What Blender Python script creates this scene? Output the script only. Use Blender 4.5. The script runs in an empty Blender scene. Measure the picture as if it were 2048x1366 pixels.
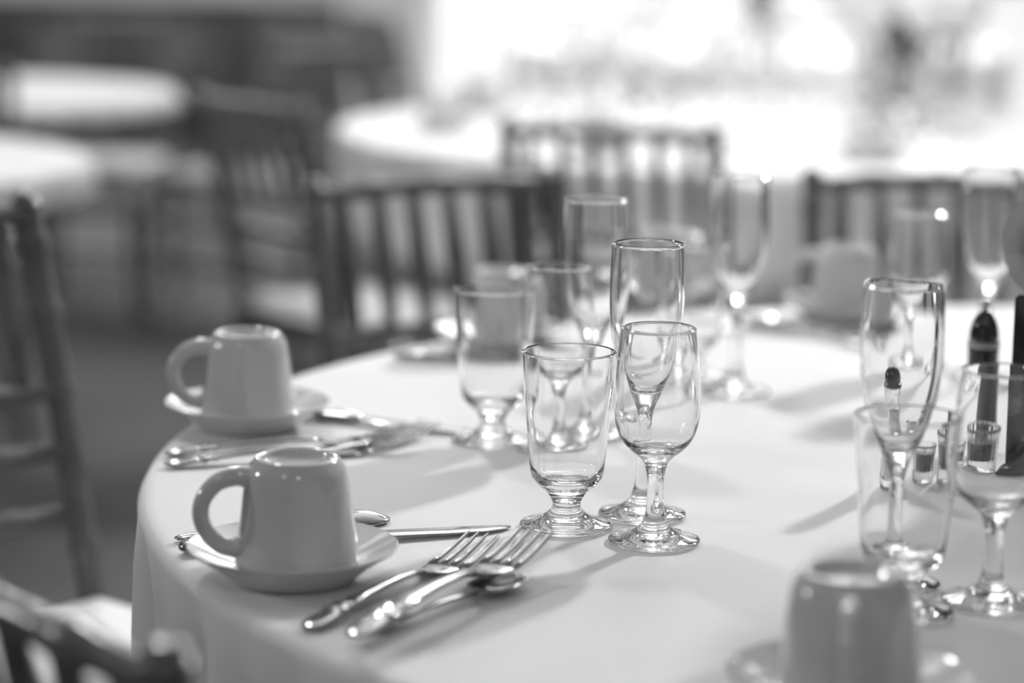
import bpy, bmesh, math, random
from mathutils import Vector, Matrix
random.seed(7)
S = bpy.context.scene
COL = S.collection
PI = math.pi

# ------------------------------------------------------------------ camera
CAM_Z = 1.235; PITCH = math.radians(10.1); ROLL = math.radians(0.8); FPX = 85 / 36 * 2048
R0 = Vector((1, 0, 0)); CF = Vector((0, math.cos(PITCH), -math.sin(PITCH))); U0 = R0.cross(CF)
CR = math.cos(ROLL) * R0 + math.sin(ROLL) * U0
CU = -math.sin(ROLL) * R0 + math.cos(ROLL) * U0
CO = Vector((0, 0, CAM_Z))
cam_d = bpy.data.cameras.new('camera'); cam = bpy.data.objects.new('camera', cam_d); COL.objects.link(cam)
m = Matrix((CR, CU, -CF)).transposed().to_4x4(); m.translation = CO
cam.matrix_world = m
cam_d.lens = 85; cam_d.sensor_width = 36; cam_d.clip_start = 0.05; cam_d.clip_end = 200
cam_d.dof.use_dof = True; cam_d.dof.focus_distance = 1.86; cam_d.dof.aperture_fstop = 2.3; cam_d.dof.aperture_blades = 0
S.camera = cam

def at(px, py, z):
    """world point of the plane at height z seen at pixel (px, py)"""
    d = CF * FPX + CR * (px - 1024) - CU * (py - 683)
    t = (z - CAM_Z) / d.z
    return CO + d * t

# ------------------------------------------------------------------ world, lights, exposure
S.view_settings.view_transform = 'Standard'; S.view_settings.look = 'None'
S.view_settings.exposure = 0.06; S.view_settings.gamma = 1; S.view_settings.use_curve_mapping = False
w = bpy.data.worlds.new('world'); S.world = w; w.use_nodes = True
w.node_tree.nodes['Background'].inputs[0].default_value = (1, 1, 1, 1)
w.node_tree.nodes['Background'].inputs[1].default_value = 0.25
S.cycles.max_bounces = 20; S.cycles.transmission_bounces = 20; S.cycles.glossy_bounces = 8
S.cycles.diffuse_bounces = 4; S.cycles.transparent_max_bounces = 12
S.cycles.sample_clamp_indirect = 25; S.cycles.blur_glossy = 0.0
S.cycles.caustics_reflective = True; S.cycles.caustics_refractive = True

def area(name, loc, target, size, power, shape='DISK', size_y=None):
    l = bpy.data.lights.new(name, 'AREA'); l.energy = power; l.shape = shape; l.size = size
    if size_y: l.shape = 'RECTANGLE'; l.size_y = size_y
    o = bpy.data.objects.new(name, l); COL.objects.link(o); o.location = loc
    o.rotation_euler = (Vector(target) - Vector(loc)).to_track_quat('-Z', 'Y').to_euler()
    return o
def spot(loc, target, deg, blend, rad, power):
    sl = bpy.data.lights.new('key_fill_spot', 'SPOT'); sl.energy = power; sl.spot_size = math.radians(deg); sl.spot_blend = blend; sl.shadow_soft_size = rad
    so = bpy.data.objects.new('key_fill_spot', sl); COL.objects.link(so); so.location = loc
    so.rotation_euler = (Vector(target) - Vector(loc)).to_track_quat('-Z', 'Y').to_euler()
area('ceiling_light', (-0.9, 4.3, 3.35), (0.2, 2.0, .76), 0.3, 30)
spot((2.6, 5.6, 3.35), (0.45, 1.9, .76), 66, .6, .17, 860)
area('fill_uplight', (0.4, 4.5, 2.5), (0.4, 4.5, 4), 2.4, 45)  # added uplight without a cove, brightens the ceiling for the glass rims
area('ceiling_light', (0.6, 6.2, 3.35), (0.7, 5.2, .76), 1.2, 36)
area('ceiling_light', (0.35, -1.3, 3.35), (0.3, 1.8, .76), 0.12, 7)
area('ceiling_light', (-1.5, -0.6, 3.35), (0.1, 1.9, .76), 0.12, 5)
area('ceiling_light', (1.6, 9.0, 3.35), (1.6, 9.0, 0), 1.2, 30)
area('side_fill', (-4.2, 2.6, 2.3), (-.6, 4.6, .5), 0.5, 34)  # added fill from the left, lightens the chair posts
spot((.9, 3.75, 3.3), (.7, 4.7, .3), 64, .6, .08, 150)  # added fill for the front drape of the second table
spot((1.6, 5.6, 3.35), (1.4, 8.6, .5), 60, .5, .1, 420)  # added fill for the cloth front of the farthest middle table
area('fill_uplight', (0.8, 9.0, 2.7), (0.8, 9.0, 4), 2.4, 150)  # second added uplight, lifts the far part of the ceiling
for k in range(9):          # small lamps added below the ceiling for glints on glass and cups
    l = bpy.data.lights.new('glint_lamp', 'POINT'); l.energy = .75; l.shadow_soft_size = .013
    o = bpy.data.objects.new('glint_lamp', l); COL.objects.link(o); o.location = (-2.4 + 1.9 * (k % 3) + .3 * (k // 3), -1.2 + 2.9 * (k // 3) + .4 * (k % 2), 3.1)
area('ceiling_light', (-2.0, 6.0, 3.35), (-2.0, 5.8, 0), 0.8, 2)
# a ring chandelier far down the hall: a cluster of small bulbs
for k in range(7):
    a = 2 * PI * k / 7
    l = bpy.data.lights.new('chandelier_bulb', 'POINT'); l.energy = 14; l.shadow_soft_size = .05
    o = bpy.data.objects.new('chandelier_bulb', l); COL.objects.link(o); o.location = (-1.7 + .4 * math.cos(a), 9.8, 2.7 + .22 * math.sin(a))

# ------------------------------------------------------------------ materials
def mat(name, col, rough=.5, metal=0, coat=0, trans=0, ior=1.5, noise=None, bump=None, sheen=0, emit=0):
    M = bpy.data.materials.new(name); M.use_nodes = True
    nt = M.node_tree; b = nt.nodes['Principled BSDF']
    b.inputs['Base Color'].default_value = (col, col, col, 1)
    b.inputs['Roughness'].default_value = rough; b.inputs['Metallic'].default_value = metal
    b.inputs['Coat Weight'].default_value = coat; b.inputs['Coat Roughness'].default_value = .05
    b.inputs['Transmission Weight'].default_value = trans; b.inputs['IOR'].default_value = ior
    if sheen: b.inputs['Sheen Weight'].default_value = sheen
    if emit:
        b.inputs['Emission Color'].default_value = (1, 1, 1, 1); b.inputs['Emission Strength'].default_value = emit
    tc = nt.nodes.new('ShaderNodeTexCoord')
    if noise:      # (scale, low, high)
        n = nt.nodes.new('ShaderNodeTexNoise'); n.inputs['Scale'].default_value = noise[0]; n.inputs['Detail'].default_value = 4
        r = nt.nodes.new('ShaderNodeValToRGB')
        r.color_ramp.elements[0].position = .35; r.color_ramp.elements[1].position = .65
        r.color_ramp.elements[0].color = (noise[1],) * 3 + (1,); r.color_ramp.elements[1].color = (noise[2],) * 3 + (1,)
        nt.links.new(tc.outputs['Object'], n.inputs['Vector']); nt.links.new(n.outputs['Fac'], r.inputs['Fac'])
        nt.links.new(r.outputs['Color'], b.inputs['Base Color'])
    if bump:       # (scale, strength, distance)
        n = nt.nodes.new('ShaderNodeTexNoise'); n.inputs['Scale'].default_value = bump[0]; n.inputs['Detail'].default_value = 3
        bp = nt.nodes.new('ShaderNodeBump'); bp.inputs['Strength'].default_value = bump[1]; bp.inputs['Distance'].default_value = bump[2]
        nt.links.new(tc.outputs['Object'], n.inputs['Vector']); nt.links.new(n.outputs['Fac'], bp.inputs['Height'])
        nt.links.new(bp.outputs['Normal'], b.inputs['Normal'])
    return M

M_cloth = mat('white_linen', .80, .85, noise=(3, .78, .82), bump=(420, .35, .0006))
M_glass = mat('clear_glass', .99, 0.0, trans=1, ior=1.5)
M_mug = mat('glazed_ceramic', .62, .12, coat=.6, noise=(9, .60, .64))
M_steel = mat('polished_steel', .42, .13, metal=1, noise=(60, .38, .46))
M_wood = mat('varnished_chair_wood', .15, .28, coat=.35, noise=(14, .09, .15))
M_cush = mat('ivory_cushion_fabric', .72, .9, bump=(300, .3, .0008))
M_carpet = mat('dark_carpet', .05, .95, noise=(.9, .05, .13), bump=(180, .6, .004))
M_wall = mat('painted_wall', .55, .8, noise=(2, .52, .58))
M_panel = mat('dark_wood_panelling', .07, .5, noise=(3, .06, .10))
M_ceil = mat('ceiling_paint', .7, .9, noise=(2, .68, .72))
M_black = mat('black_gloss_plastic', .012, .12, coat=.5, noise=(30, .010, .016))
M_grey = mat('grey_metal_band', .35, .3, metal=.6, noise=(40, .3, .4))
M_salt = mat('fine_salt', .8, .9, bump=(900, .6, .001))
M_pepper = mat('ground_pepper', .05, .9, noise=(600, .02, .14))
M_petal = mat('pale_rose_petal', .62, .55, noise=(25, .55, .70), sheen=.3)
M_leaf = mat('dark_leaf', .035, .5, noise=(20, .02, .06))
M_stem = mat('dark_stem', .03, .6, noise=(20, .02, .05))
M_white = mat('white_blossom', .85, .7, noise=(20, .8, .9))
M_window = mat('daylit_sheer_window', .9, .9, emit=.36, noise=(1.5, .88, .92))
M_frame = mat('white_window_frame', .75, .5, noise=(8, .72, .78))
M_lamp = mat('lamp_diffuser', .9, .5, emit=6, noise=(8, .88, .92))
M_legmetal = mat('table_leg_metal', .15, .4, metal=.8, noise=(20, .12, .18))
M_ply = mat('plywood_table_top', .3, .6, noise=(5, .25, .35))
M_wax = mat('dark_candle_wax', .04, .3, noise=(15, .03, .06))

# ------------------------------------------------------------------ mesh helpers
def obj(name, bm, material, parent=None, loc=None, smooth=True):
    me = bpy.data.meshes.new(name); bmesh.ops.recalc_face_normals(bm, faces=bm.faces)
    bm.to_mesh(me); bm.free(); me.materials.append(material)
    if smooth: me.shade_smooth()
    o = bpy.data.objects.new(name, me); COL.objects.link(o)
    if parent: o.parent = parent
    if loc is not None: o.location = loc
    return o
def tag(o, label, cat, group=None):
    o['label'] = label; o['category'] = cat
    if group: o['group'] = group
    return o
def thing(name, label, cat, loc=(0, 0, 0), rz=0, group=None):
    o = bpy.data.objects.new(name, None); COL.objects.link(o); o.empty_display_size = .05
    o.location = loc; o.rotation_euler = (0, 0, rz)
    return tag(o, label, cat, group)
def dup(root, loc, rz=0, label=None, group=None, scale=None, cat=None):
    def cp(o, parent):
        c = o.copy(); COL.objects.link(c)
        if parent is not None: c.parent = parent
        for ch in list(o.children): cp(ch, c)
        return c
    r = cp(root, None); r.location = loc; r.rotation_euler = (0, 0, rz)
    if scale: r.scale = (scale,) * 3
    if label: r['label'] = label
    if group: r['group'] = group
    if cat: r['category'] = cat
    return r
def smoothprof(prof, n=5):
    """Catmull-Rom through (r, z) points; a point given with a third value stays a sharp corner"""
    P = [Vector((p[0], p[1])) for p in prof]; out = []
    for i in range(len(P) - 1):
        a, b = P[i], P[i + 1]
        p0 = P[i - 1] if i > 0 and len(prof[i]) == 2 else a
        p3 = P[i + 2] if i + 2 < len(P) and len(prof[i + 1]) == 2 else b
        for k in range(n):
            t = k / n
            out.append(.5 * ((2 * a) + (-p0 + b) * t + (2 * p0 - 5 * a + 4 * b - p3) * t * t + (-p0 + 3 * a - 3 * b + p3) * t ** 3))
    out.append(P[-1]); return [(max(0, p.x), p.y) for p in out]
def lathe(bm, prof, seg=48, flute=None, mm=True, centre=(0, 0)):
    k = .001 if mm else 1
    rings = []
    for r, z in prof:
        if r < 1e-4: rings.append([bm.verts.new((centre[0], centre[1], z * k))])
        else:
            ring = []
            for i in range(seg):
                a = 2 * PI * i / seg
                rr = r * (1 + (flute(a, z) if flute else 0)) * k
                ring.append(bm.verts.new((centre[0] + rr * math.cos(a), centre[1] + rr * math.sin(a), z * k)))
            rings.append(ring)
    for A, B in zip(rings[:-1], rings[1:]):
        if len(A) == 1 and len(B) == 1: continue
        for i in range(seg):
            j = (i + 1) % seg
            if len(A) == 1: bm.faces.new((A[0], B[i], B[j]))
            elif len(B) == 1: bm.faces.new((A[i], A[j], B[0]))
            else: bm.faces.new((A[i], A[j], B[j], B[i]))
    return bm
def tube(bm, pts, rad, seg=10, cap=True, squash=1):
    """pts: list of Vectors, rad: list or number"""
    pts = [Vector(p) for p in pts]; n = len(pts)
    if not hasattr(rad, '__len__'): rad = [rad] * n
    prev = None; rings = []
    for i, p in enumerate(pts):
        t = (pts[min(i + 1, n - 1)] - pts[max(i - 1, 0)]).normalized()
        if prev is None: u = t.orthogonal().normalized()
        else: u = (prev - t * prev.dot(t)).normalized()
        prev = u; v = t.cross(u)
        rings.append([bm.verts.new(p + (u * math.cos(2 * PI * k / seg) + v * math.sin(2 * PI * k / seg) * squash) * rad[i]) for k in range(seg)])
    for A, B in zip(rings[:-1], rings[1:]):
        for k in range(seg): bm.faces.new((A[k], A[(k + 1) % seg], B[(k + 1) % seg], B[k]))
    if cap: bm.faces.new(rings[0]); bm.faces.new(rings[-1])
    return bm
def sweep(bm, secs, seg=12, y0=0):
    """flat bar along X: secs = (x, half width, half thickness, z[, y])"""
    rings = []
    for s in secs:
        x, hw, ht, z = s[:4]; yy = s[4] if len(s) > 4 else y0
        ring = []
        for k in range(seg):
            a = 2 * PI * k / seg; c, sn = math.cos(a), math.sin(a)
            c = math.copysign(abs(c) ** .7, c); sn = math.copysign(abs(sn) ** .8, sn)
            ring.append(bm.verts.new((x, yy + hw * c, z + ht * sn)))
        rings.append(ring)
    for A, B in zip(rings[:-1], rings[1:]):
        for k in range(seg): bm.faces.new((A[k], A[(k + 1) % seg], B[(k + 1) % seg], B[k]))
    bm.faces.new(rings[0]); bm.faces.new(rings[-1]); return bm
def box(bm, c, s, rot=None):
    r = bmesh.ops.create_cube(bm, size=1)
    M = Matrix.Translation(c) @ (rot or Matrix()) @ Matrix.Diagonal((*s, 1))
    bmesh.ops.transform(bm, matrix=M, verts=r['verts']); return bm
def rbox(bm, c, s, r):
    """box with rounded edges"""
    b2 = bmesh.new(); box(b2, c, s); bmesh.ops.bevel(b2, geom=b2.edges[:], offset=r, segments=3, affect='EDGES')
    me = bpy.data.meshes.new('tmp'); b2.to_mesh(me); b2.free(); bm.from_mesh(me); bpy.data.meshes.remove(me); return bm
NB = bmesh.new
def struct(o, label=None):
    o['kind'] = 'structure'
    if label: o['label'] = label
    return o

# ------------------------------------------------------------------ the room
XL, XR, YF, YB, ZC = -7, 9, -4, 12.5, 3.4
bm = NB(); box(bm, ((XL + XR) / 2, (YF + YB) / 2, -.05), (XR - XL, YB - YF, .1)); struct(obj('floor', bm, M_carpet, smooth=False))
bm = NB(); box(bm, ((XL + XR) / 2, (YF + YB) / 2, ZC + .05), (XR - XL, YB - YF, .1)); struct(obj('ceiling', bm, M_ceil, smooth=False))
bm = NB(); box(bm, ((XL + XR) / 2, YB + .1, ZC / 2), (XR - XL, .2, ZC)); wb = struct(obj('wall_back', bm, M_wall, smooth=False))
bm = NB(); box(bm, (XL - .1, (YF + YB) / 2, ZC / 2), (.2, YB - YF, ZC)); struct(obj('wall_left', bm, M_wall, smooth=False))
bm = NB(); box(bm, (XR + .1, (YF + YB) / 2, ZC / 2), (.2, YB - YF, ZC)); struct(obj('wall_right', bm, M_wall, smooth=False))
# dark wainscot of separate panels along the left of the back wall
bm = NB(); box(bm, (-3.95, YB - .02, .365), (6.1, .04, .73)); tr = struct(obj('trim_1', bm, M_panel, smooth=False))
bm = NB(); rbox(bm, (-3.95, YB - .04, .745), (6.1, .08, .04), .01); obj('cap_rail', bm, M_panel, tr)
pm = None
for i in range(10):
    if pm is None:
        bm = NB(); rbox(bm, (0, 0, 0), (.5, .03, .55), .008); o = obj('wainscot_panel', bm, M_panel, tr); pm = o.data
    else:
        o = bpy.data.objects.new('wainscot_panel', pm); COL.objects.link(o); o.parent = tr
    o.location = (-6.7 + i * .61, YB - .052, .37)
# tall daylit windows behind sheer curtains along the right of the back wall
for i in range(4):
    x0 = -.45 + i * 2.35
    bm = NB(); box(bm, (x0 + 1.05, YB - .03, 1.45), (2.1, .03, 2.8)); wn = struct(obj('window_%d' % (i + 1), bm, M_window, smooth=False))
    for nm, c, s in (('window_frame', (x0 + .0, YB - .06, 1.45), (.09, .08, 2.9)), ('window_frame', (x0 + 2.1, YB - .06, 1.45), (.09, .08, 2.9)),
                     ('window_frame', (x0 + 1.05, YB - .06, 2.87), (2.1, .08, .09)), ('window_sill', (x0 + 1.05, YB - .08, .06), (2.2, .12, .08)),
                     ('glazing_bar', (x0 + 1.05, YB - .06, 1.45), (.04, .05, 2.8)), ('glazing_bar', (x0 + 1.05, YB - .06, 1.3), (2.1, .05, .04))):
        bm = NB(); box(bm, c, s); obj(nm, bm, M_frame, wn, smooth=False)

# ------------------------------------------------------------------ round tables under cloths
def cloth_mesh(R, drop, folds, seed, ztop=.762, nseg=240, depth=.045, push=()):
    rnd = random.Random(seed); bm = NB()
    ph = [rnd.uniform(0, 2 * PI) for _ in range(6)]
    def fold(a):
        v = (1 - 2 * abs(math.sin(folds * a / 2 + ph[0] + .9 * math.sin(3 * a + ph[1]))) ** .8) * .55 + .45 * math.sin((folds * 1.6) // 1 * a + ph[2] + math.sin(5 * a))
        return v
    short = drop < .2; bias = .9 if short else -.3; depth = .010 if short else depth
    prof = [(0, ztop)] + [(R * i / 24, ztop) for i in range(1, 24)] + [(R - .012, ztop), (R - .005, ztop - .001), (R, ztop - .004), (R + .003, ztop - .010)]
    n = 16
    for i in range(1, n + 1): prof.append((R + .004, ztop - .01 - drop * i / n))
    rings = []
    for k, (r, z) in enumerate(prof):
        if k == 0: rings.append([bm.verts.new((0, 0, z))]); continue
        ring = []
        for i in range(nseg):
            a = 2 * PI * i / nseg
            rr = r; zz = z
            if z < ztop - .009:
                t = (ztop - .01 - z) / drop
                tt = min(1, t / .9)
                rr = r + tt ** .6 * depth * (bias + fold(a)) - .004 * tt
                for pa, pw, pr in push:          # the cloth hangs pushed in by a chair seat
                    da = abs((a - pa + PI) % (2 * PI) - PI)
                    if da < pw:
                        q = min(1, (1 - da / pw) * 2.2); q = q * q * (3 - 2 * q)
                        h = min(1, max(0, (ztop - .22 - z) / .10)); h = h * h * (3 - 2 * h)
                        rr = min(rr, rr * (1 - q * h) + pr * q * h)
            elif r > R * .3:
                zz += 0.0004 * math.sin(5 * a + ph[3]) * math.sin(14 * r + ph[4])
            ring.append(bm.verts.new((rr * math.cos(a), rr * math.sin(a), zz)))
        rings.append(ring)
    for A, B in zip(rings[:-1], rings[1:]):
        for i in range(nseg):
            j = (i + 1) % nseg
            if len(A) == 1: bm.faces.new((A[0], B[i], B[j]))
            else: bm.faces.new((A[i], A[j], B[j], B[i]))
    return bm
def table(x, y, R, drop, folds, seed, label, clabel, nseg=240, push=()):
    t = thing('round_table', label, 'table', (x, y, 0), 0)
    bm = NB(); lathe(bm, [(0, .735), (R - .025, .735), (R - .02, .742), (R - .02, .754), (R - .025, .759), (0, .759)], 64, mm=False); obj('table_top', bm, M_ply, t)
    lg = None
    for k in range(4):
        a = PI / 4 + k * PI / 2
        bm = NB(); tube(bm, [(R * .5 * math.cos(a), R * .5 * math.sin(a), .735), (R * .55 * math.cos(a), R * .55 * math.sin(a), 0)], .016, 10); obj('leg', bm, M_legmetal, t)
    c = obj('tablecloth', cloth_mesh(R, drop, folds, seed, nseg=nseg, push=push), M_cloth, loc=(x, y, 0))
    tag(c, clabel, 'tablecloth'); return t
T1 = (.597, 2.054); T2 = (.52, 5.40); T3 = (3.3, 7.6); T4 = (.9, 9.0); T5 = (-1.50, 6.25); T6 = (-1.40, 4.50)
TZ = .7625
def pushes(T, seats):
    out = []
    for (bx, by, tx, ty) in seats:
        f = Vector((tx - bx, ty - by)).normalized(); fr = Vector((bx, by)) + f * .54 - Vector(T)
        out.append((math.atan2(fr.y, fr.x), .26 / max(.5, fr.length) * 1.7, fr.length * .93))
    return out
SEATS1 = [(-.12, 3.27, *T1), (.60, 3.42, *T1), (-.675, 2.50, .095, 1.83), (-.305, 1.30, *T1)]
SEATS2 = [(.155, 4.09, .5, 5.4), (-.52, 4.56, .28, 5.2), (-.50, 6.35, *T2)]
table(*T1, .908, .60, 40, 3, 'near round banquet table standing under the white cloth', 'white cloth on the near table, set with cups, glasses and cutlery', 480, pushes(T1, SEATS1))
table(*T2, .915, .58, 22, 8, 'second round table, behind the row of spindle chairs', 'bright white cloth on the blurred table directly behind the near one', 240, pushes(T2, SEATS2))
table(*T3, .915, .58, 22, 9, 'far round table at the right near the bright windows', 'white cloth on the far right table by the windows')
table(*T4, .915, .58, 22, 10, 'farthest round table in the middle, before the bright windows', 'white cloth on the farthest middle table before the windows')
table(*T5, .62, .03, 30, 11, 'dark-legged table at far left in front of the dark wall', 'short white cloth on the farther of the two left tables')
table(*T6, .60, .05, 30, 12, 'dark-legged table at the left edge, nearer of the two left ones', 'short white cloth on the nearer of the two left tables')

# ------------------------------------------------------------------ spindle-back chairs
def post_pt(s, z):
    if z < .46: return Vector((s * (.185 + (.46 - z) * .03), -.19 - (.46 - z) * .10, z))
    t = z - .46
    return Vector((s * .18, -.19 - t * .20 - t * t * .10, z))
def make_chair(label):
    t = thing('spindle_chair', label, 'chair')
    for s in (-1, 1):
        zs = [0, .1, .2, .3, .4, .46]
        bm = NB(); tube(bm, [post_pt(s, z) for z in zs], [.013, .0145, .016, .016, .017, .017], 12); obj('rear_leg', bm, M_wood, t)
        bm = NB(); zs = []; rs = []
        z = .46
        rings_at = (.52, .60, .68, .76, .83)
        zz = [.46 + .42 * i / 42 for i in range(43)]
        for z in zz:
            r = .0145
            for q in rings_at:
                if abs(z - q) < .006: r = .0185
            rs.append(r)
        tube(bm, [post_pt(s, z) for z in zz], rs, 12); p = obj('back_post', bm, M_wood, t)
        bm = NB(); lathe(bm, smoothprof([(0, 0), (13, 0, 1), (16, 4), (17, 9), (14, 14), (9, 18), (12, 22), (11, 28), (0, 31)], 3), 14)
        f = obj('finial', bm, M_wood, p); f.location = post_pt(s, .868); f.scale = (1, 1, .62)
        bm = NB(); tube(bm, [(s * .195, .19, 0), (s * .193, .195, .12), (s * .19, .2, .28), (s * .187, .2, .41)], [.012, .014, .017, .018], 12); obj('front_leg', bm, M_wood, t)
        bm = NB(); tube(bm, [(s * .19, -.20, .20), (s * .192, .197, .20)], .009, 8); obj('stretcher', bm, M_wood, t)
        bm = NB(); tube(bm, [(s * .19, -.21, .30), (s * .192, .197, .30)], .009, 8); obj('stretcher', bm, M_wood, t)
    def rail(z, r, bow=0, name='back_rail'):
        a, b = post_pt(-1, z), post_pt(1, z); n = 24; pts = []; rs = []
        for i in range(n + 1):
            u = i / n; p = a.lerp(b, u); p.z += bow * math.sin(PI * u); p.y -= .012 * math.sin(PI * u); pts.append(p)
            rs.append(r * (1.25 if i in (5, 6, 12, 18, 19) else 1))
        bm = NB(); tube(bm, pts, rs, 10); return obj(name, bm, M_wood, t)
    rail(.862, .0115, .006, 'top_rail'); rail(.682, .0105); rail(.620, .0105); rail(.555, .0105)
    for k in range(6):
        u = (k + .75) / 6.5; p1 = post_pt(-1, .685).lerp(post_pt(1, .685), u); p2 = post_pt(-1, .864).lerp(post_pt(1, .864), u)
        for p in (p1, p2): p.y -= .012 * math.sin(PI * u)
        bm = NB(); tube(bm, [p1.lerp(p2, q / 8) for q in range(9)], [.008, .009, .0105, .0115, .0125, .0115, .0105, .009, .008], 10); obj('spindle', bm, M_wood, t)
    for z in (.2, .32):
        bm = NB(); tube(bm, [(-.192, .198, z), (.192, .198, z)], .009, 8); obj('stretcher', bm, M_wood, t)
    bm = NB(); rbox(bm, (0, .0, .418), (.40, .42, .026), .01); obj('seat', bm, M_wood, t)
    bm = NB(); rbox(bm, (0, .005, .450), (.39, .40, .040), .018); obj('cushion', bm, M_cush, t)
    return t
chair0 = None
def chair(bx, by, tx, ty, label, scale=1.0, turn=0, group='spindle chairs'):
    """(bx,by): middle of the top rail; (tx,ty): what the chair faces"""
    global chair0
    f = Vector((tx - bx, ty - by)).normalized(); ang = math.atan2(f.y, f.x) - PI / 2 + turn
    f = Vector((-math.sin(ang), math.cos(ang)))
    o = .312 * scale
    loc = (bx + f.x * o, by + f.y * o, 0)
    if chair0 is None:
        chair0 = make_chair(label); chair0.location = loc; chair0.rotation_euler = (0, 0, ang); chair0.scale = (scale,) * 3; r = chair0
        r['group'] = group
    else: r = dup(chair0, loc, ang, label, group, scale)
    return r
chair(*SEATS1[0], 'dark spindle chair behind the two left cups, its top rail against the bright table')
chair(*SEATS1[1], 'dark spindle chair at the right beyond the upside-down cup, left post standing tall')
chair(*SEATS2[0], 'dark spindle chair in the middle, pushed toward the table behind')
chair(*SEATS1[2], 'chair cut off by the left edge of the photo, light post and ladder of rails', 1.045)
chair(*SEATS1[3], 'near-black out-of-focus chair back in the bottom left corner', .98)
chair(*SEATS2[1], 'light grey side-lit chair with ivory cushion, left of the middle')
chair(*SEATS2[2], 'pale blurred chair beyond the side-lit one, against the bright table')
chair(-1.30, 5.35, -1.55, 6.4, 'blurred chair with its back to us at the farther left table')
chair(-.62, 7.4, *T5, 'far blurred chair at the right side of the farther left table')
chair(-1.25, 7.75, *T5, 'small far chair behind the farther left table')
chair(-.52, 8.3, *T4, 'far chair showing dark near the top edge, left of the white flowers')
chair(1.25, 7.6, *T4, 'far chair in front of the farthest middle table')

# ------------------------------------------------------------------ cup and saucer
def make_saucer(label):
    t = thing('saucer', label, 'saucer')
    bm = NB()
    top = [(0, 7.4), (25, 7.4), (33, 7.9), (43, 10.6), (56, 15.6), (67, 20.8), (73.5, 23.8), (75, 24.6), (75.6, 23.8)]
    bot = [(74, 21.8), (67, 17.2), (58, 10.6), (51, 5), (47, 1.6), (45.5, 0.2), (44, 0), (42.5, .6), (41, 4.2), (20, 4.2), (0, 4.2)]
    lathe(bm, smoothprof(top + bot, 3), 64); obj('dish', bm, M_mug, t)
    return t
def make_mug(label):
    t = thing('coffee_cup', label, 'cup')
    bm = NB()
    out = [(0, 68.6, 1), (21, 68.6, 1), (23.5, 70, 1), (25, 73.6), (27, 74.6), (29, 73.8), (31, 71), (34, 66.5), (36.0, 60), (37.6, 48), (39.6, 30), (41.6, 14), (42.8, 4), (43.2, 1.2), (42, 0), (40.4, .8)]
    inn = [(39.4, 5), (37.5, 18), (35.2, 40), (33.4, 56), (31, 61), (25, 63.5), (0, 64)]
    lathe(bm, smoothprof(out + inn, 4), 64); obj('cup_body', bm, M_mug, t)
    bm = NB(); pts = []; rs = []
    ctrl = [(34.5, 61), (42, 62), (55, 58), (64.5, 47), (66.5, 35), (62.5, 23), (54, 14.5), (45, 11.5), (39.5, 12)]
    sp = smoothprof(ctrl, 5)
    for i, (x, z) in enumerate(sp):
        pts.append((x * .001, 0, z * .001)); u = i / (len(sp) - 1); rs.append((.0058 + .0022 * (2 * u - 1) ** 2))
    tube(bm, pts, rs, 14, squash=1.0); obj('handle', bm, M_mug, t)
    return t
sau0 = mug0 = None
def cup(px, py, az, lab_c, lab_s, mdx=0, mdy=0):
    global sau0, mug0
    p = at(px, py, TZ)
    if sau0 is None:
        sau0 = make_saucer(lab_s); sau0.location = p; sau0['group'] = 'saucers'
        mug0 = make_mug(lab_c); m0 = mug0; mug0['group'] = 'upside-down cups'
    else:
        dup(sau0, p, 0, lab_s, 'saucers'); m0 = dup(mug0, p, 0, lab_c, 'upside-down cups')
    m0.location = (p.x + mdx, p.y + mdy, TZ + .0118); m0.rotation_euler = (0, 0, math.radians(az)); m0.scale = (1.03,) * 3
cup(586, 1153, 193, 'upside-down cup at front left, large, handle to the left', 'saucer under the large front-left cup, on two handles of cutlery', .003, 0)
cup(496, 852, 188, 'upside-down cup standing behind the front-left one near the cloth edge', 'saucer with sparkling rim behind the front-left cup')
cup(1694, 1425, 262, 'very blurred upside-down cup cut off at the bottom right', 'blurred saucer under the cup at the bottom right')
cup(1005, 700, 60, 'faint blurred upside-down cup behind the left group of glasses', 'saucer behind the left group of glasses')
cup(1324, 602, 30, 'faint upside-down cup behind the tallest middle glass', 'saucer at the far table edge behind the middle glasses')
cup(1690, 640, 165, 'blurred grey upside-down cup at the far right before a dark chair', 'blurred saucer under the far right cup')

# ------------------------------------------------------------------ glasses
GOB = dict(out=[(0, 1.6), (14, 1.4), (30, .2), (34.5, .3), (36.2, 1.9), (34.8, 3.6), (27, 5.6), (19.5, 8.4), (14.6, 11.8), (11.6, 15.5), (11.0, 18.5), (12.2, 22.5), (16.5, 29), (22.5, 33.8), (27, 39.2), (28.8, 46), (30.4, 62), (32.6, 86), (34.8, 114), (36.2, 137.0), (36.3, 138.2), (35.9, 138.9)],
           inn=[(35.3, 139.1), (34.7, 138.7), (34.5, 137.6), (33.3, 114), (31.1, 86), (28.8, 62), (26.8, 48), (23.5, 42), (16, 38.6), (0, 37.2)])
WIN = dict(out=[(0, 1.6), (14, 1.4), (29, .2), (33.4, .3), (35.0, 1.9), (33.6, 3.6), (25, 5.4), (17, 8.2), (11.5, 12.6), (8.6, 18), (7.0, 25), (6.3, 36), (6.6, 50), (8.4, 59), (11.8, 65), (19, 71), (26, 78.5), (30.6, 89), (32.5, 102), (32.3, 122), (30.6, 144), (28.2, 163.8), (28.3, 164.8), (27.9, 165.5)],
           inn=[(27.3, 165.7), (26.8, 165.3), (26.6, 164.3), (29.3, 144), (31.0, 122), (31.2, 102), (29.2, 90.5), (24, 80), (15, 74), (0, 72.2)])
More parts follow.
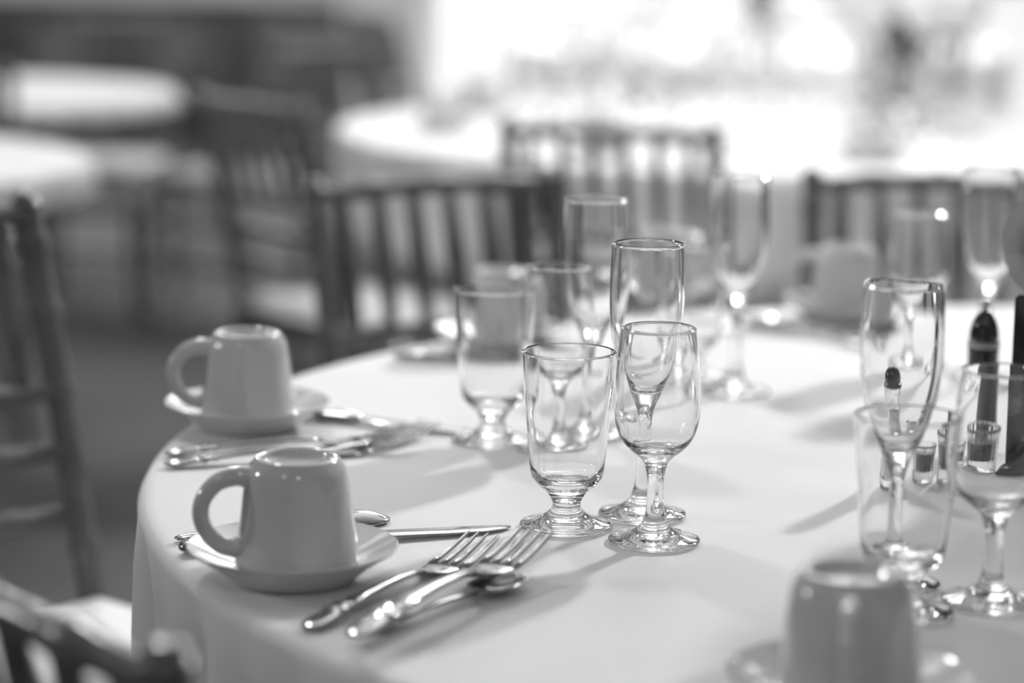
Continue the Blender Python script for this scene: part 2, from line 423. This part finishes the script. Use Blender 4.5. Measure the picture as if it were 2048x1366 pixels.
FLU = dict(out=[(0, 1.6), (14, 1.4), (29, .2), (33.2, .3), (34.8, 1.9), (33.4, 3.6), (25, 5.6), (16.5, 9), (11, 14), (8, 21), (6.2, 30), (5.4, 45), (5.3, 66), (6.3, 80), (8.4, 89), (12.4, 98), (17.5, 109), (23, 125), (27.2, 144), (29.2, 166), (29.4, 188), (28.4, 216), (28.5, 217), (28.1, 217.7)],
           inn=[(27.5, 217.9), (27.0, 217.5), (26.8, 216.5), (28.0, 188), (27.8, 166), (25.8, 145), (21.4, 126), (15.6, 111.5), (8.5, 103), (0, 100.5)])
def make_glass(name, d, label, cat='glass'):
    # one watertight wall, cut at the stem into foot, stem and bowl (open shells that meet exactly, with shared normals)
    bm = NB(); lathe(bm, smoothprof(d['out'] + d['inn'], 4), 72)
    bmesh.ops.recalc_face_normals(bm, faces=bm.faces); bm.normal_update(); bm.verts.index_update()
    t = thing(name, label, cat); z1, z2 = d['cut']
    for part, lo, hi in (('foot', -1, z1), ('stem', z1, z2), ('bowl', z2, 1e9)):
        vs = {}; co = []; no = []; fs = []
        for f in bm.faces:
            if lo <= f.calc_center_median().z * 1000 < hi:
                for v in f.verts:
                    if v.index not in vs: vs[v.index] = len(co); co.append(v.co[:]); no.append(v.normal[:])
                fs.append([vs[v.index] for v in f.verts])
        me = bpy.data.meshes.new(part); me.from_pydata(co, [], fs); me.materials.append(M_glass); me.shade_smooth()
        me.normals_split_custom_set_from_vertices(no)
        o = bpy.data.objects.new(part, me); COL.objects.link(o); o.parent = t
    bm.free(); return t
GOB['cut'] = (15.6, 22.6); WIN['cut'] = (18.1, 58.9); FLU['cut'] = (21.1, 79.9)
protos = {}
def glass(kind, px, py, label):
    p = at(px, py, TZ + .0005)
    nm, d, grp = {'g': ('water_goblet', GOB, 'footed water goblets'), 'w': ('wine_glass', WIN, 'wine glasses'), 'f': ('champagne_flute', FLU, 'champagne flutes')}[kind]
    if kind not in protos:
        protos[kind] = make_glass(nm, d, label); o = protos[kind]; o.location = p; o['group'] = grp
    else: o = dup(protos[kind], p, 0, label, grp)
    o.rotation_euler = (0, 0, random.uniform(0, .08))
    return o
glass('g', 1132, 1053, 'sharp footed water goblet, front left of the middle trio')
glass('w', 1308, 1083, 'sharp wine glass with rounded bowl, frontmost of the middle trio')
glass('f', 1284, 1031, 'tall flute in focus behind the wine glass of the middle trio')
glass('g', 985, 882, 'blurred water goblet at the left, in front of the faint cup')
glass('w', 1112, 901, 'blurred wine glass directly behind the sharp water goblet')
glass('f', 1183, 871, 'tall blurred flute rising behind the middle trio, left one')
glass('f', 1469, 785, 'blurred flute with wide foot standing alone right of the middle trio')
glass('g', 1382, 753, 'faint water goblet just right behind the sharp tall flute')
glass('w', 1824, 733, 'blurred wine glass seen over the rim of the right-hand flute')
glass('f', 1966, 755, 'tall blurred flute at upper right beside the roses')
glass('f', 1783, 1171, 'flute at the right with a shaker seen through its bowl')
glass('g', 1800, 1226, 'water goblet at the right, low rim in front of the flute')
glass('w', 1982, 1205, 'wine glass at the right edge, nearest to the corner cup')

# ------------------------------------------------------------------ cutlery
def handle_secs(L):
    return [(0, .0022, .0006, .0030), (.002, .0050, .0014, .0030), (.006, .0072, .0019, .0031), (.014, .0078, .0021, .0036), (.024, .0070, .0019, .0044),
            (.0285, .0066, .0019, .0048), (.030, .0084, .0028, .0049), (.0325, .0084, .0028, .0052), (.034, .0062, .0019, .0053), (.037, .0062, .0019, .0056),
            (.0385, .0078, .0026, .0057), (.0405, .0078, .0026, .0059), (.042, .0058, .0018, .0060), (.060, .0050, .0017, .0070), (.080, .0042, .0017, .0076),
            (.100, .0035, .0017, .0074), (.115, .0032, .0017, .0066), (L, .0034, .0015, .0050)]
def make_fork(label):
    t = thing('fork', label, 'fork')
    bm = NB(); sweep(bm, handle_secs(.126)); obj('handle', bm, M_steel, t)
    bm = NB(); sweep(bm, [(.125, .0034, .0015, .0051), (.130, .0052, .0013, .0040), (.135, .0088, .0012, .0029), (.141, .0114, .0011, .0022), (.150, .0122, .0010, .0019), (.156, .0122, .0009, .0022)]); obj('fork_head', bm, M_steel, t)
    for k in range(4):
        y = (-1.5 + k) * .0068
        bm = NB(); sweep(bm, [(.154, .0021, .0010, .0021, y), (.165, .0019, .0010, .0033, y), (.178, .0017, .0010, .0058, y * .99), (.190, .0014, .0009, .0088, y * .97), (.199, .0009, .0007, .0116, y * .96), (.202, .0003, .0003, .0126, y * .96)], 8); obj('tine', bm, M_steel, t)
    return t
def make_spoon(label, face=1):
    t = thing('spoon', label, 'spoon')
    bm = NB(); sweep(bm, handle_secs(.128)); obj('handle', bm, M_steel, t)
    bm = NB(); n, mm_ = 18, 12; top = []; bot = []
    for i in range(n + 1):
        u = -1 + 2 * i / n; x = .158 + .031 * u
        hw = .0185 * math.sqrt(max(0, 1 - abs(u) ** 2.3)) * (1 + .12 * -u) + .0012
        a, b = [], []
        for j in range(mm_ + 1):
            v = -1 + 2 * j / mm_
            dep = .0085 * (1 - abs(u) ** 2.2) * (1 - v * v)
            z = .0090 - face * dep + (.001 * (1 - u)) * 0 if face > 0 else .0030 + dep
            if face > 0 and u < -.6: z += 0
            a.append(bm.verts.new((x, hw * v, z + .0006))); b.append(bm.verts.new((x, hw * v, z - .0006)))
        top.append(a); bot.append(b)
    for i in range(n):
        for j in range(mm_):
            bm.faces.new((top[i][j], top[i + 1][j], top[i + 1][j + 1], top[i][j + 1])); bm.faces.new((bot[i][j], bot[i][j + 1], bot[i + 1][j + 1], bot[i + 1][j]))
        bm.faces.new((top[i][0], bot[i][0], bot[i + 1][0], top[i + 1][0])); bm.faces.new((top[i][mm_], top[i + 1][mm_], bot[i + 1][mm_], bot[i][mm_]))
    bm.faces.new([top[0][j] for j in range(mm_ + 1)] + [bot[0][j] for j in range(mm_, -1, -1)])
    bm.faces.new([top[n][j] for j in range(mm_, -1, -1)] + [bot[n][j] for j in range(mm_ + 1)])
    obj('bowl', bm, M_steel, t)
    return t
def make_knife(label):
    t = thing('table_knife', label, 'knife')
    bm = NB(); sweep(bm, [(0, .003, .0015, .0045), (.003, .0075, .0035, .0045), (.012, .0088, .0040, .0045), (.026, .0078, .0038, .0045), (.029, .0092, .0046, .0045), (.032, .0092, .0046, .0045), (.034, .0072, .0038, .0045),
                          (.037, .0088, .0044, .0045), (.040, .0072, .0036, .0045), (.075, .0060, .0033, .0045), (.105, .0062, .0034, .0045), (.116, .0074, .0036, .0045), (.120, .0060, .0024, .0045)]); obj('handle', bm, M_steel, t)
    bm = NB(); sweep(bm, [(.118, .0052, .0018, .0045, 0), (.124, .0084, .0013, .0042, -.001), (.150, .0094, .0011, .0036, -.001), (.190, .0094, .0010, .0026, -.001), (.212, .0086, .0009, .0020, 0), (.226, .0058, .0007, .0016, .002), (.233, .0020, .0005, .0014, .004)], 12); obj('blade', bm, M_steel, t)
    return t
cut0 = {}
def cutlery(kind, p0, p1, label, group, sc=1.12, lift=0, tilt=0, roll=0, z0=0, edge=False):
    """p0 = pixel of the handle end, p1 = pixel towards the head"""
    a = at(*p0, TZ + z0); b = at(*p1, TZ + z0); rz = math.atan2(b.y - a.y, b.x - a.x)
    mk = {'fork': make_fork, 'spoon': lambda l: make_spoon(l, 1), 'spoon_down': lambda l: make_spoon(l, -1), 'knife': make_knife}[kind]
    if kind not in cut0: cut0[kind] = o = mk(label); o['group'] = group
    else: o = dup(cut0[kind], a, rz, label, group)
    o.location = (a.x, a.y, TZ + z0 + lift); o.rotation_euler = (roll, tilt, rz)
    o.scale = (sc,) * 3
    return o
G1_, G2_, G3_ = 'cutlery of the front left place', 'cutlery behind the front-left cup', 'cutlery of the far places'
cutlery('knife', (358, 1108), (1012, 1060), 'knife in focus lying under the front saucer, blade pointing at the goblet', G1_)
cutlery('spoon_down', (350, 1084), (782, 1042), 'spoon lying behind the front knife, tip showing right of the saucer', G1_, .92)
cutlery('spoon', (742, 1268), (1000, 1184), 'spoon with its bowl under the heads of the front forks', G1_, .84)
cutlery('fork', (612, 1266), (982, 1096), 'leftmost of the three front forks, handle darkest', G1_, 1.2)
cutlery('fork', (718, 1264), (1040, 1104), 'middle one of the three front forks, resting on the spoon', G1_, 1.08, z0=.008)
cutlery('fork', (702, 1284), (1112, 1080), 'right one of the front forks, tines reaching toward the wine glass', G1_, 1.3, z0=.015)
cutlery('fork', (330, 914), (752, 884), 'farther of the two parallel forks behind the front cup', G2_)
cutlery('fork', (328, 936), (760, 905), 'nearer of the two parallel forks behind the front cup', G2_)
cutlery('fork', (520, 955), (853, 872), 'fork lying aslant with raised tines behind the front cup, rightmost', G2_)
cutlery('knife', (470, 822), (905, 866), 'knife running from under the farther left saucer toward the glasses', G2_)
cutlery('spoon_down', (440, 850), (716, 836), 'dark spoon half under the farther left saucer', G2_, .72)
cutlery('knife', (790, 716), (930, 722), 'blurred knife left of the blurred water goblet', G3_)
cutlery('spoon', (1745, 700), (1560, 660), 'blurred dark spoon in front of the far right saucer', G3_)
cutlery('fork', (1760, 678), (1590, 672), 'blurred dark fork beside the far right saucer', G3_)

# ------------------------------------------------------------------ shakers, votives, black stand
def flute_fn(n, amp): return lambda a, z: amp * abs(math.sin(n * a / 2)) - amp / 2
def shaker(px, py, H, rb, rt, label, fill, rot=0):
    p = at(px, py, TZ + .0005); t = thing('glass_shaker', label, 'shaker', p, rot, 'shakers near the centrepiece')
    hb = H - 18
    bm = NB(); lathe(bm, smoothprof([(0, 0), (rb - 2, 0), (rb, 2), (rb + .4, 10), (rb - 2, 30), (rt + 1, hb * .6), (rt + .8, hb * .85), (rt + 1.5, hb - 5), (rt + .5, hb)], 4) + [(rt - 1.2, hb)] +
                     smoothprof([(rt - .6, hb - 5), (rt - 1, hb * .85), (rt - 1, hb * .6), (rb - 4.2, 30), (rb - 2.6, 14), (rb - 4, 8), (0, 7)], 4), 48, flute_fn(12, .05)); obj('glass_body', bm, M_glass, t)
    bm = NB(); fz = hb * .72; lathe(bm, smoothprof([(0, 8), (rb - 5.2, 9), (rb - 4, 14), (rb - 5.4, 30), (rt - 2, hb * .6), (rt - 2, fz), (0, fz + 1)], 3), 32); obj('contents', bm, fill, t)
    bm = NB(); lathe(bm, smoothprof([(rt - 1.5, hb - 4), (rt + 1.4, hb - 3, 1), (rt + 1.8, hb - 1), (rt + 1.2, hb + 1, 1), (rt + .2, hb + 1.5, 1), (rt + .2, hb + 7), (rt - 1, hb + 12), (rt * .5, hb + 16.6), (0, hb + 18)], 4), 32); obj('cap', bm, M_black, t)
    return t
shaker(1770, 975, 103, 13.5, 9, 'slender shaker with a shiny black dome cap, seen through the right-hand flute', M_salt)
p = at(1957, 905, TZ + .0005)
t = thing('pepper_mill', 'tall black pepper mill with a pale ring, behind the wine glass at the right edge', 'mill', p)
bm = NB(); lathe(bm, smoothprof([(0, 0), (14, 0, 1), (15, 2), (15, 14), (13.6, 40), (13.6, 80), (13.8, 96, 1), (0, 96, 1)], 4), 40); obj('body', bm, M_black, t)
bm = NB(); lathe(bm, smoothprof([(0, 96.2, 1), (14.2, 96.2, 1), (14.4, 99), (14.2, 102, 1), (0, 102, 1)], 3), 40); obj('ring', bm, M_grey, t)
bm = NB(); lathe(bm, smoothprof([(0, 102.2, 1), (13, 102.2, 1), (13, 108), (10.5, 119), (5, 128), (0, 130)], 4), 40); obj('top', bm, M_black, t)
bm = NB(); lathe(bm, smoothprof([(0, 129), (3, 130), (4.5, 134), (3, 138), (0, 139)], 4), 20); obj('knob', bm, M_steel, t)
def votive(px, py, label, k=1.0, fill=M_wax):
    p = at(px, py, TZ + .0005); t = thing('fluted_glass_cup', label, 'cup', p, .1, 'fluted glass cups of the centrepiece'); t.scale = (k,) * 3
    bm = NB(); lathe(bm, smoothprof([(0, 0), (15, 0), (17, 2), (17.6, 10), (18.6, 30), (20.5, 46), (21.2, 50)], 4) + [(19.6, 50.4)] + smoothprof([(19, 46), (17, 30), (15.8, 16), (13, 13), (0, 12)], 4), 96, flute_fn(20, .07)); obj('glass_wall', bm, M_glass, t)
    bm = NB(); lathe(bm, smoothprof([(0, 12.6), (12.6, 13.4), (15, 17), (16, 30), (16.4, 38, 1), (0, 37)], 3), 40); obj('candle', bm, fill, t)
    bm = NB(); tube(bm, [(0, 0, .037), (.0006, 0, .044)], .0008, 6); obj('wick', bm, M_black, t)
    return t
votive(1946, 968, 'fluted glass candle cup with dark contents, seen through the wine glass at the right edge')
votive(1858, 962, 'smaller fluted glass candle cup between the flute and the right-edge wine glass', .72)
# black glossy table stand
p = at(2098, 985, TZ); t = thing('table_stand', 'glossy black upright table stand cut off by the right edge', 'stand', p, math.radians(-24))
bm = NB(); rbox(bm, (.0, 0, .085), (.072, .010, .160), .002); obj('panel', bm, M_black, t)
bm = NB(); rbox(bm, (.0, 0, .004), (.085, .05, .008), .003); obj('base', bm, M_black, t)

# ------------------------------------------------------------------ roses and centrepiece
def petal_bm(R, h, openn, wid, curl):
    bm = NB(); nu, nv = 8, 8; g = []
    for i in range(nu + 1):
        v = i / nu; row = []
        for j in range(nv + 1):
            u = -1 + 2 * j / nv
            ang = u * wid * (0.45 + .55 * math.sin(min(1, v * 1.3) * PI / 2))
            r = R * (.25 + .75 * math.sin(v * PI / 2) ** .8) + openn * v * v + curl * max(0, v - .75) * 4 * (1 - .3 * abs(u))
            z = h * (v - .18 * v * u * u - .9 * curl / h * max(0, v - .75) ** 2 * 6)
            row.append(bm.verts.new((r * math.cos(ang), r * math.sin(ang), z + .0009 * math.sin(7 * u + v * 5))))
        g.append(row)
    for i in range(nu):
        for j in range(nv): bm.faces.new((g[i][j], g[i][j + 1], g[i + 1][j + 1], g[i + 1][j]))
    return bm
def make_rose(label, material=M_petal):
    t = thing('rose', label, 'flower')
    spec = [(3, .004, .030, 0, 1.5, 0), (4, .008, .032, .001, 1.2, .0005), (5, .013, .034, .003, 1.0, .0015), (5, .019, .034, .008, .9, .004), (6, .024, .031, .016, .7, .008)]
    k = 0
    for n, R, h, op, wd, cu in spec:
        me = None
        for q in range(n):
            if me is None: o = obj('petal', petal_bm(R, h, op, wd, cu), material, t); me = o.data
            else: o = bpy.data.objects.new('petal', me); COL.objects.link(o); o.parent = t
            o.rotation_euler = (0, 0, 2 * PI * q / n + k * .7); 
        k += 1
    bm = NB(); tube(bm, [(0, 0, .004), (.002, 0, -.04), (0, .002, -.09)], .0025, 8); obj('stem', bm, M_stem, t)
    bm = NB(); lathe(bm, [(0, -6), (5, -3), (9, 3), (6, 6), (0, 7)], 12); obj('sepal_cup', bm, M_leaf, t)
    return t
cx, cy = .69, 2.07
t = thing('flower_vase', 'low glass vase of the near table centrepiece, just past the right edge', 'vase', (cx, cy, TZ))
bm = NB(); lathe(bm, smoothprof([(0, 0), (50, 0), (58, 4), (62, 40), (60, 100), (64, 120)], 4) + [(61, 120)] + smoothprof([(57, 100), (59, 40), (54, 8), (0, 6)], 4), 48); obj('vase_wall', bm, M_glass, t)
rose0 = None
q0 = at(2124, 503, .95)
rp = [(q0.x, q0.y, .95, 1)]
for k in range(38):  # bunch beyond the frame, packed dense and high to shade the cloth
    a = k * 2.399; h = k / 37; rr = .16 * math.sqrt(1 - (h * .9) ** 2)
    rp.append((.69 + rr * math.cos(a), 2.07 + rr * math.sin(a), .97 + .30 * h, 1))
for i, (x, y, z, s) in enumerate(rp):
    d = Vector((x - .69, y - 2.07, z - .95 + .03))
    if i == 0: d = Vector((-.12, -1, .35))
    q = d.to_track_quat('Z', 'Y').to_euler()
    lab = 'pale rose peeking in at the right edge, above the black stand' if i == 0 else 'pale rose of the centrepiece bunch, past the right edge'
    if rose0 is None: rose0 = make_rose(lab); r = rose0; r['group'] = 'pale roses of the centrepiece'
    else: r = dup(rose0, (x, y, z), 0, lab, 'pale roses of the centrepiece')
    r.location = (x, y, z); r.rotation_euler = q
    r.scale = (1.15,) * 3
def leaf_bm(L, W, ben):
    bm = NB(); rows = []
    for i in range(9):
        t_ = i / 8; wd = W * math.sin(PI * min(1, t_ * .98 + .02)) ** .8; z = -ben * t_ * t_
        rows.append([bm.verts.new((L * t_, -wd, z + wd * .25)), bm.verts.new((L * t_, 0, z)), bm.verts.new((L * t_, wd, z + wd * .25))])
    for A, B in zip(rows[:-1], rows[1:]):
        for j in range(2): bm.faces.new((A[j], A[j + 1], B[j + 1], B[j]))
    return bm
fol = thing('centrepiece_foliage', 'dark foliage of the near centrepiece under the pale roses', 'foliage', (cx, cy, .90))
lm = None
for i in range(70):  # leaves carried up into the bunch to help shade the cloth
    if math.cos(i * 2.399) < -.5 and i < 45: continue
    if lm is None: o = obj('leaf', leaf_bm(.11, .028, .03), M_leaf, fol); lm = o.data
    else: o = bpy.data.objects.new('leaf', lm); COL.objects.link(o); o.parent = fol
    a = i * 2.399; el = .0 + 1.4 * (i / 70)
    o.rotation_euler = (0, -el, a); o.location = (.05 * math.cos(a), .05 * math.sin(a), .30 * (i / 70))
# ------------------------------------------------------------------ background table dressing
def bdup(kind, x, y, label, grp):
    return dup(protos[kind], (x, y, TZ + .0005), 0, label, grp)
BG = []
def px_of(p):
    d = Vector(p) - CO; k = d.dot(CF); return 1024 + FPX * d.dot(CR) / k, 683 - FPX * d.dot(CU) / k
def place_setting(T, a, tname):
    c = Vector((T[0], T[1])); d = Vector((math.cos(a), math.sin(a))); s = Vector((-d.y, d.x))
    p = c + d * .70
    BG.append(('saucer', tname, sau0, (p.x, p.y, TZ), 0)); BG.append(('upside-down cup', tname, mug0, (p.x, p.y, TZ + .0118), a + 1.2))
    for k, nm, u, q in (('g', 'water goblet', .46, .07), ('w', 'wine glass', .46, .17), ('f', 'flute', .36, .12)):
        g = c + d * u + s * q; BG.append((nm, tname, protos[k], (g.x, g.y, TZ + .0005), 0))
for i in range(8): place_setting(T2, i * PI / 4 + .25, 'the bright table behind the near one')
for i in range(6): place_setting(T4, i * PI / 3 + .2, 'the farthest middle table')
for i in range(6): place_setting(T3, i * PI / 3 + .4, 'the far right table')
ORD = ['leftmost', 'second', 'third', 'fourth', 'fifth', 'sixth', 'seventh', 'eighth']
keys = sorted({(b[0], b[1]) for b in BG})
for key in keys:
    L = sorted([(px_of(b[3])[0], b) for b in BG if (b[0], b[1]) == key and 0 < px_of((b[3][0], b[3][1], .80))[0] < 2048 and px_of((b[3][0], b[3][1], TZ))[1] > 20 and px_of(b[3])[0] < 2040], key=lambda q: q[0])
    for n, (x, b) in enumerate(L):
        lab = ('leftmost blurred %s on %s' % key) if n == 0 else ('%s from left of the %ss on %s' % (ORD[n], key[0].replace('glass', 'glasse'), key[1]))
        dup(b[2], b[3], b[4], lab, '%s row on %s' % key)
# tall dark vases with blossoms on the background tables
def big_arrangement(x, y, z, label, kind, s=1.0, group='tall flower stands'):
    t = thing('flower_stand', label, 'flowers', (x, y, z)); t.scale = (s,) * 3
    rnd = random.Random(kind)
    bm = NB(); lathe(bm, smoothprof([(0, 0), (50, 0), (54, 3), (42, 14), (38, 50), (42, 120), (52, 190), (48, 230), (0, 232)], 4), 32); obj('vase', bm, M_black, t)
    bm = NB(); lathe(bm, [(0, 232), (22, 232), (20, 330), (24, 420), (0, 422)], 12); obj('stalk', bm, M_stem, t)
    me = None
    for k in range(12):
        a = k * 2.399; rr = .12 + .14 * rnd.random(); hz = .26 + .22 * rnd.random()
        if me is None:
            bm = NB(); bmesh.ops.create_icosphere(bm, subdivisions=3, radius=.068)
            for v in bm.verts: v.co *= 1 + .10 * math.sin(60 * v.co.x) * math.sin(55 * v.co.y + 1) * math.cos(50 * v.co.z)
            o = obj('blossom', bm, M_white, t); me = o.data
        else: o = bpy.data.objects.new('blossom', me); COL.objects.link(o); o.parent = t
        o.location = (rr * math.cos(a), rr * math.sin(a), hz)
    me = None
    for k in range(16):
        a = k * 2.399 + .5
        if me is None: o = obj('leaf', leaf_bm(.17, .035, .05), M_leaf, t); me = o.data
        else: o = bpy.data.objects.new('leaf', me); COL.objects.link(o); o.parent = t
        o.rotation_euler = (0, -.7 - .8 * rnd.random(), a); o.location = (.01 * math.cos(a), .01 * math.sin(a), .22 + .14 * rnd.random())
    return t
pv = at(1805, 232, TZ); big_arrangement(pv.x, pv.y, TZ, 'dark vase with leaves and white blossoms at the upper right, on the bright table', 3)
pv = at(1705, 150, TZ); big_arrangement(3.0, 7.2, TZ, 'flower stand on the far right table', 5)
big_arrangement(T4[0], T4[1], TZ, 'white flower stand on the farthest middle table', 6)
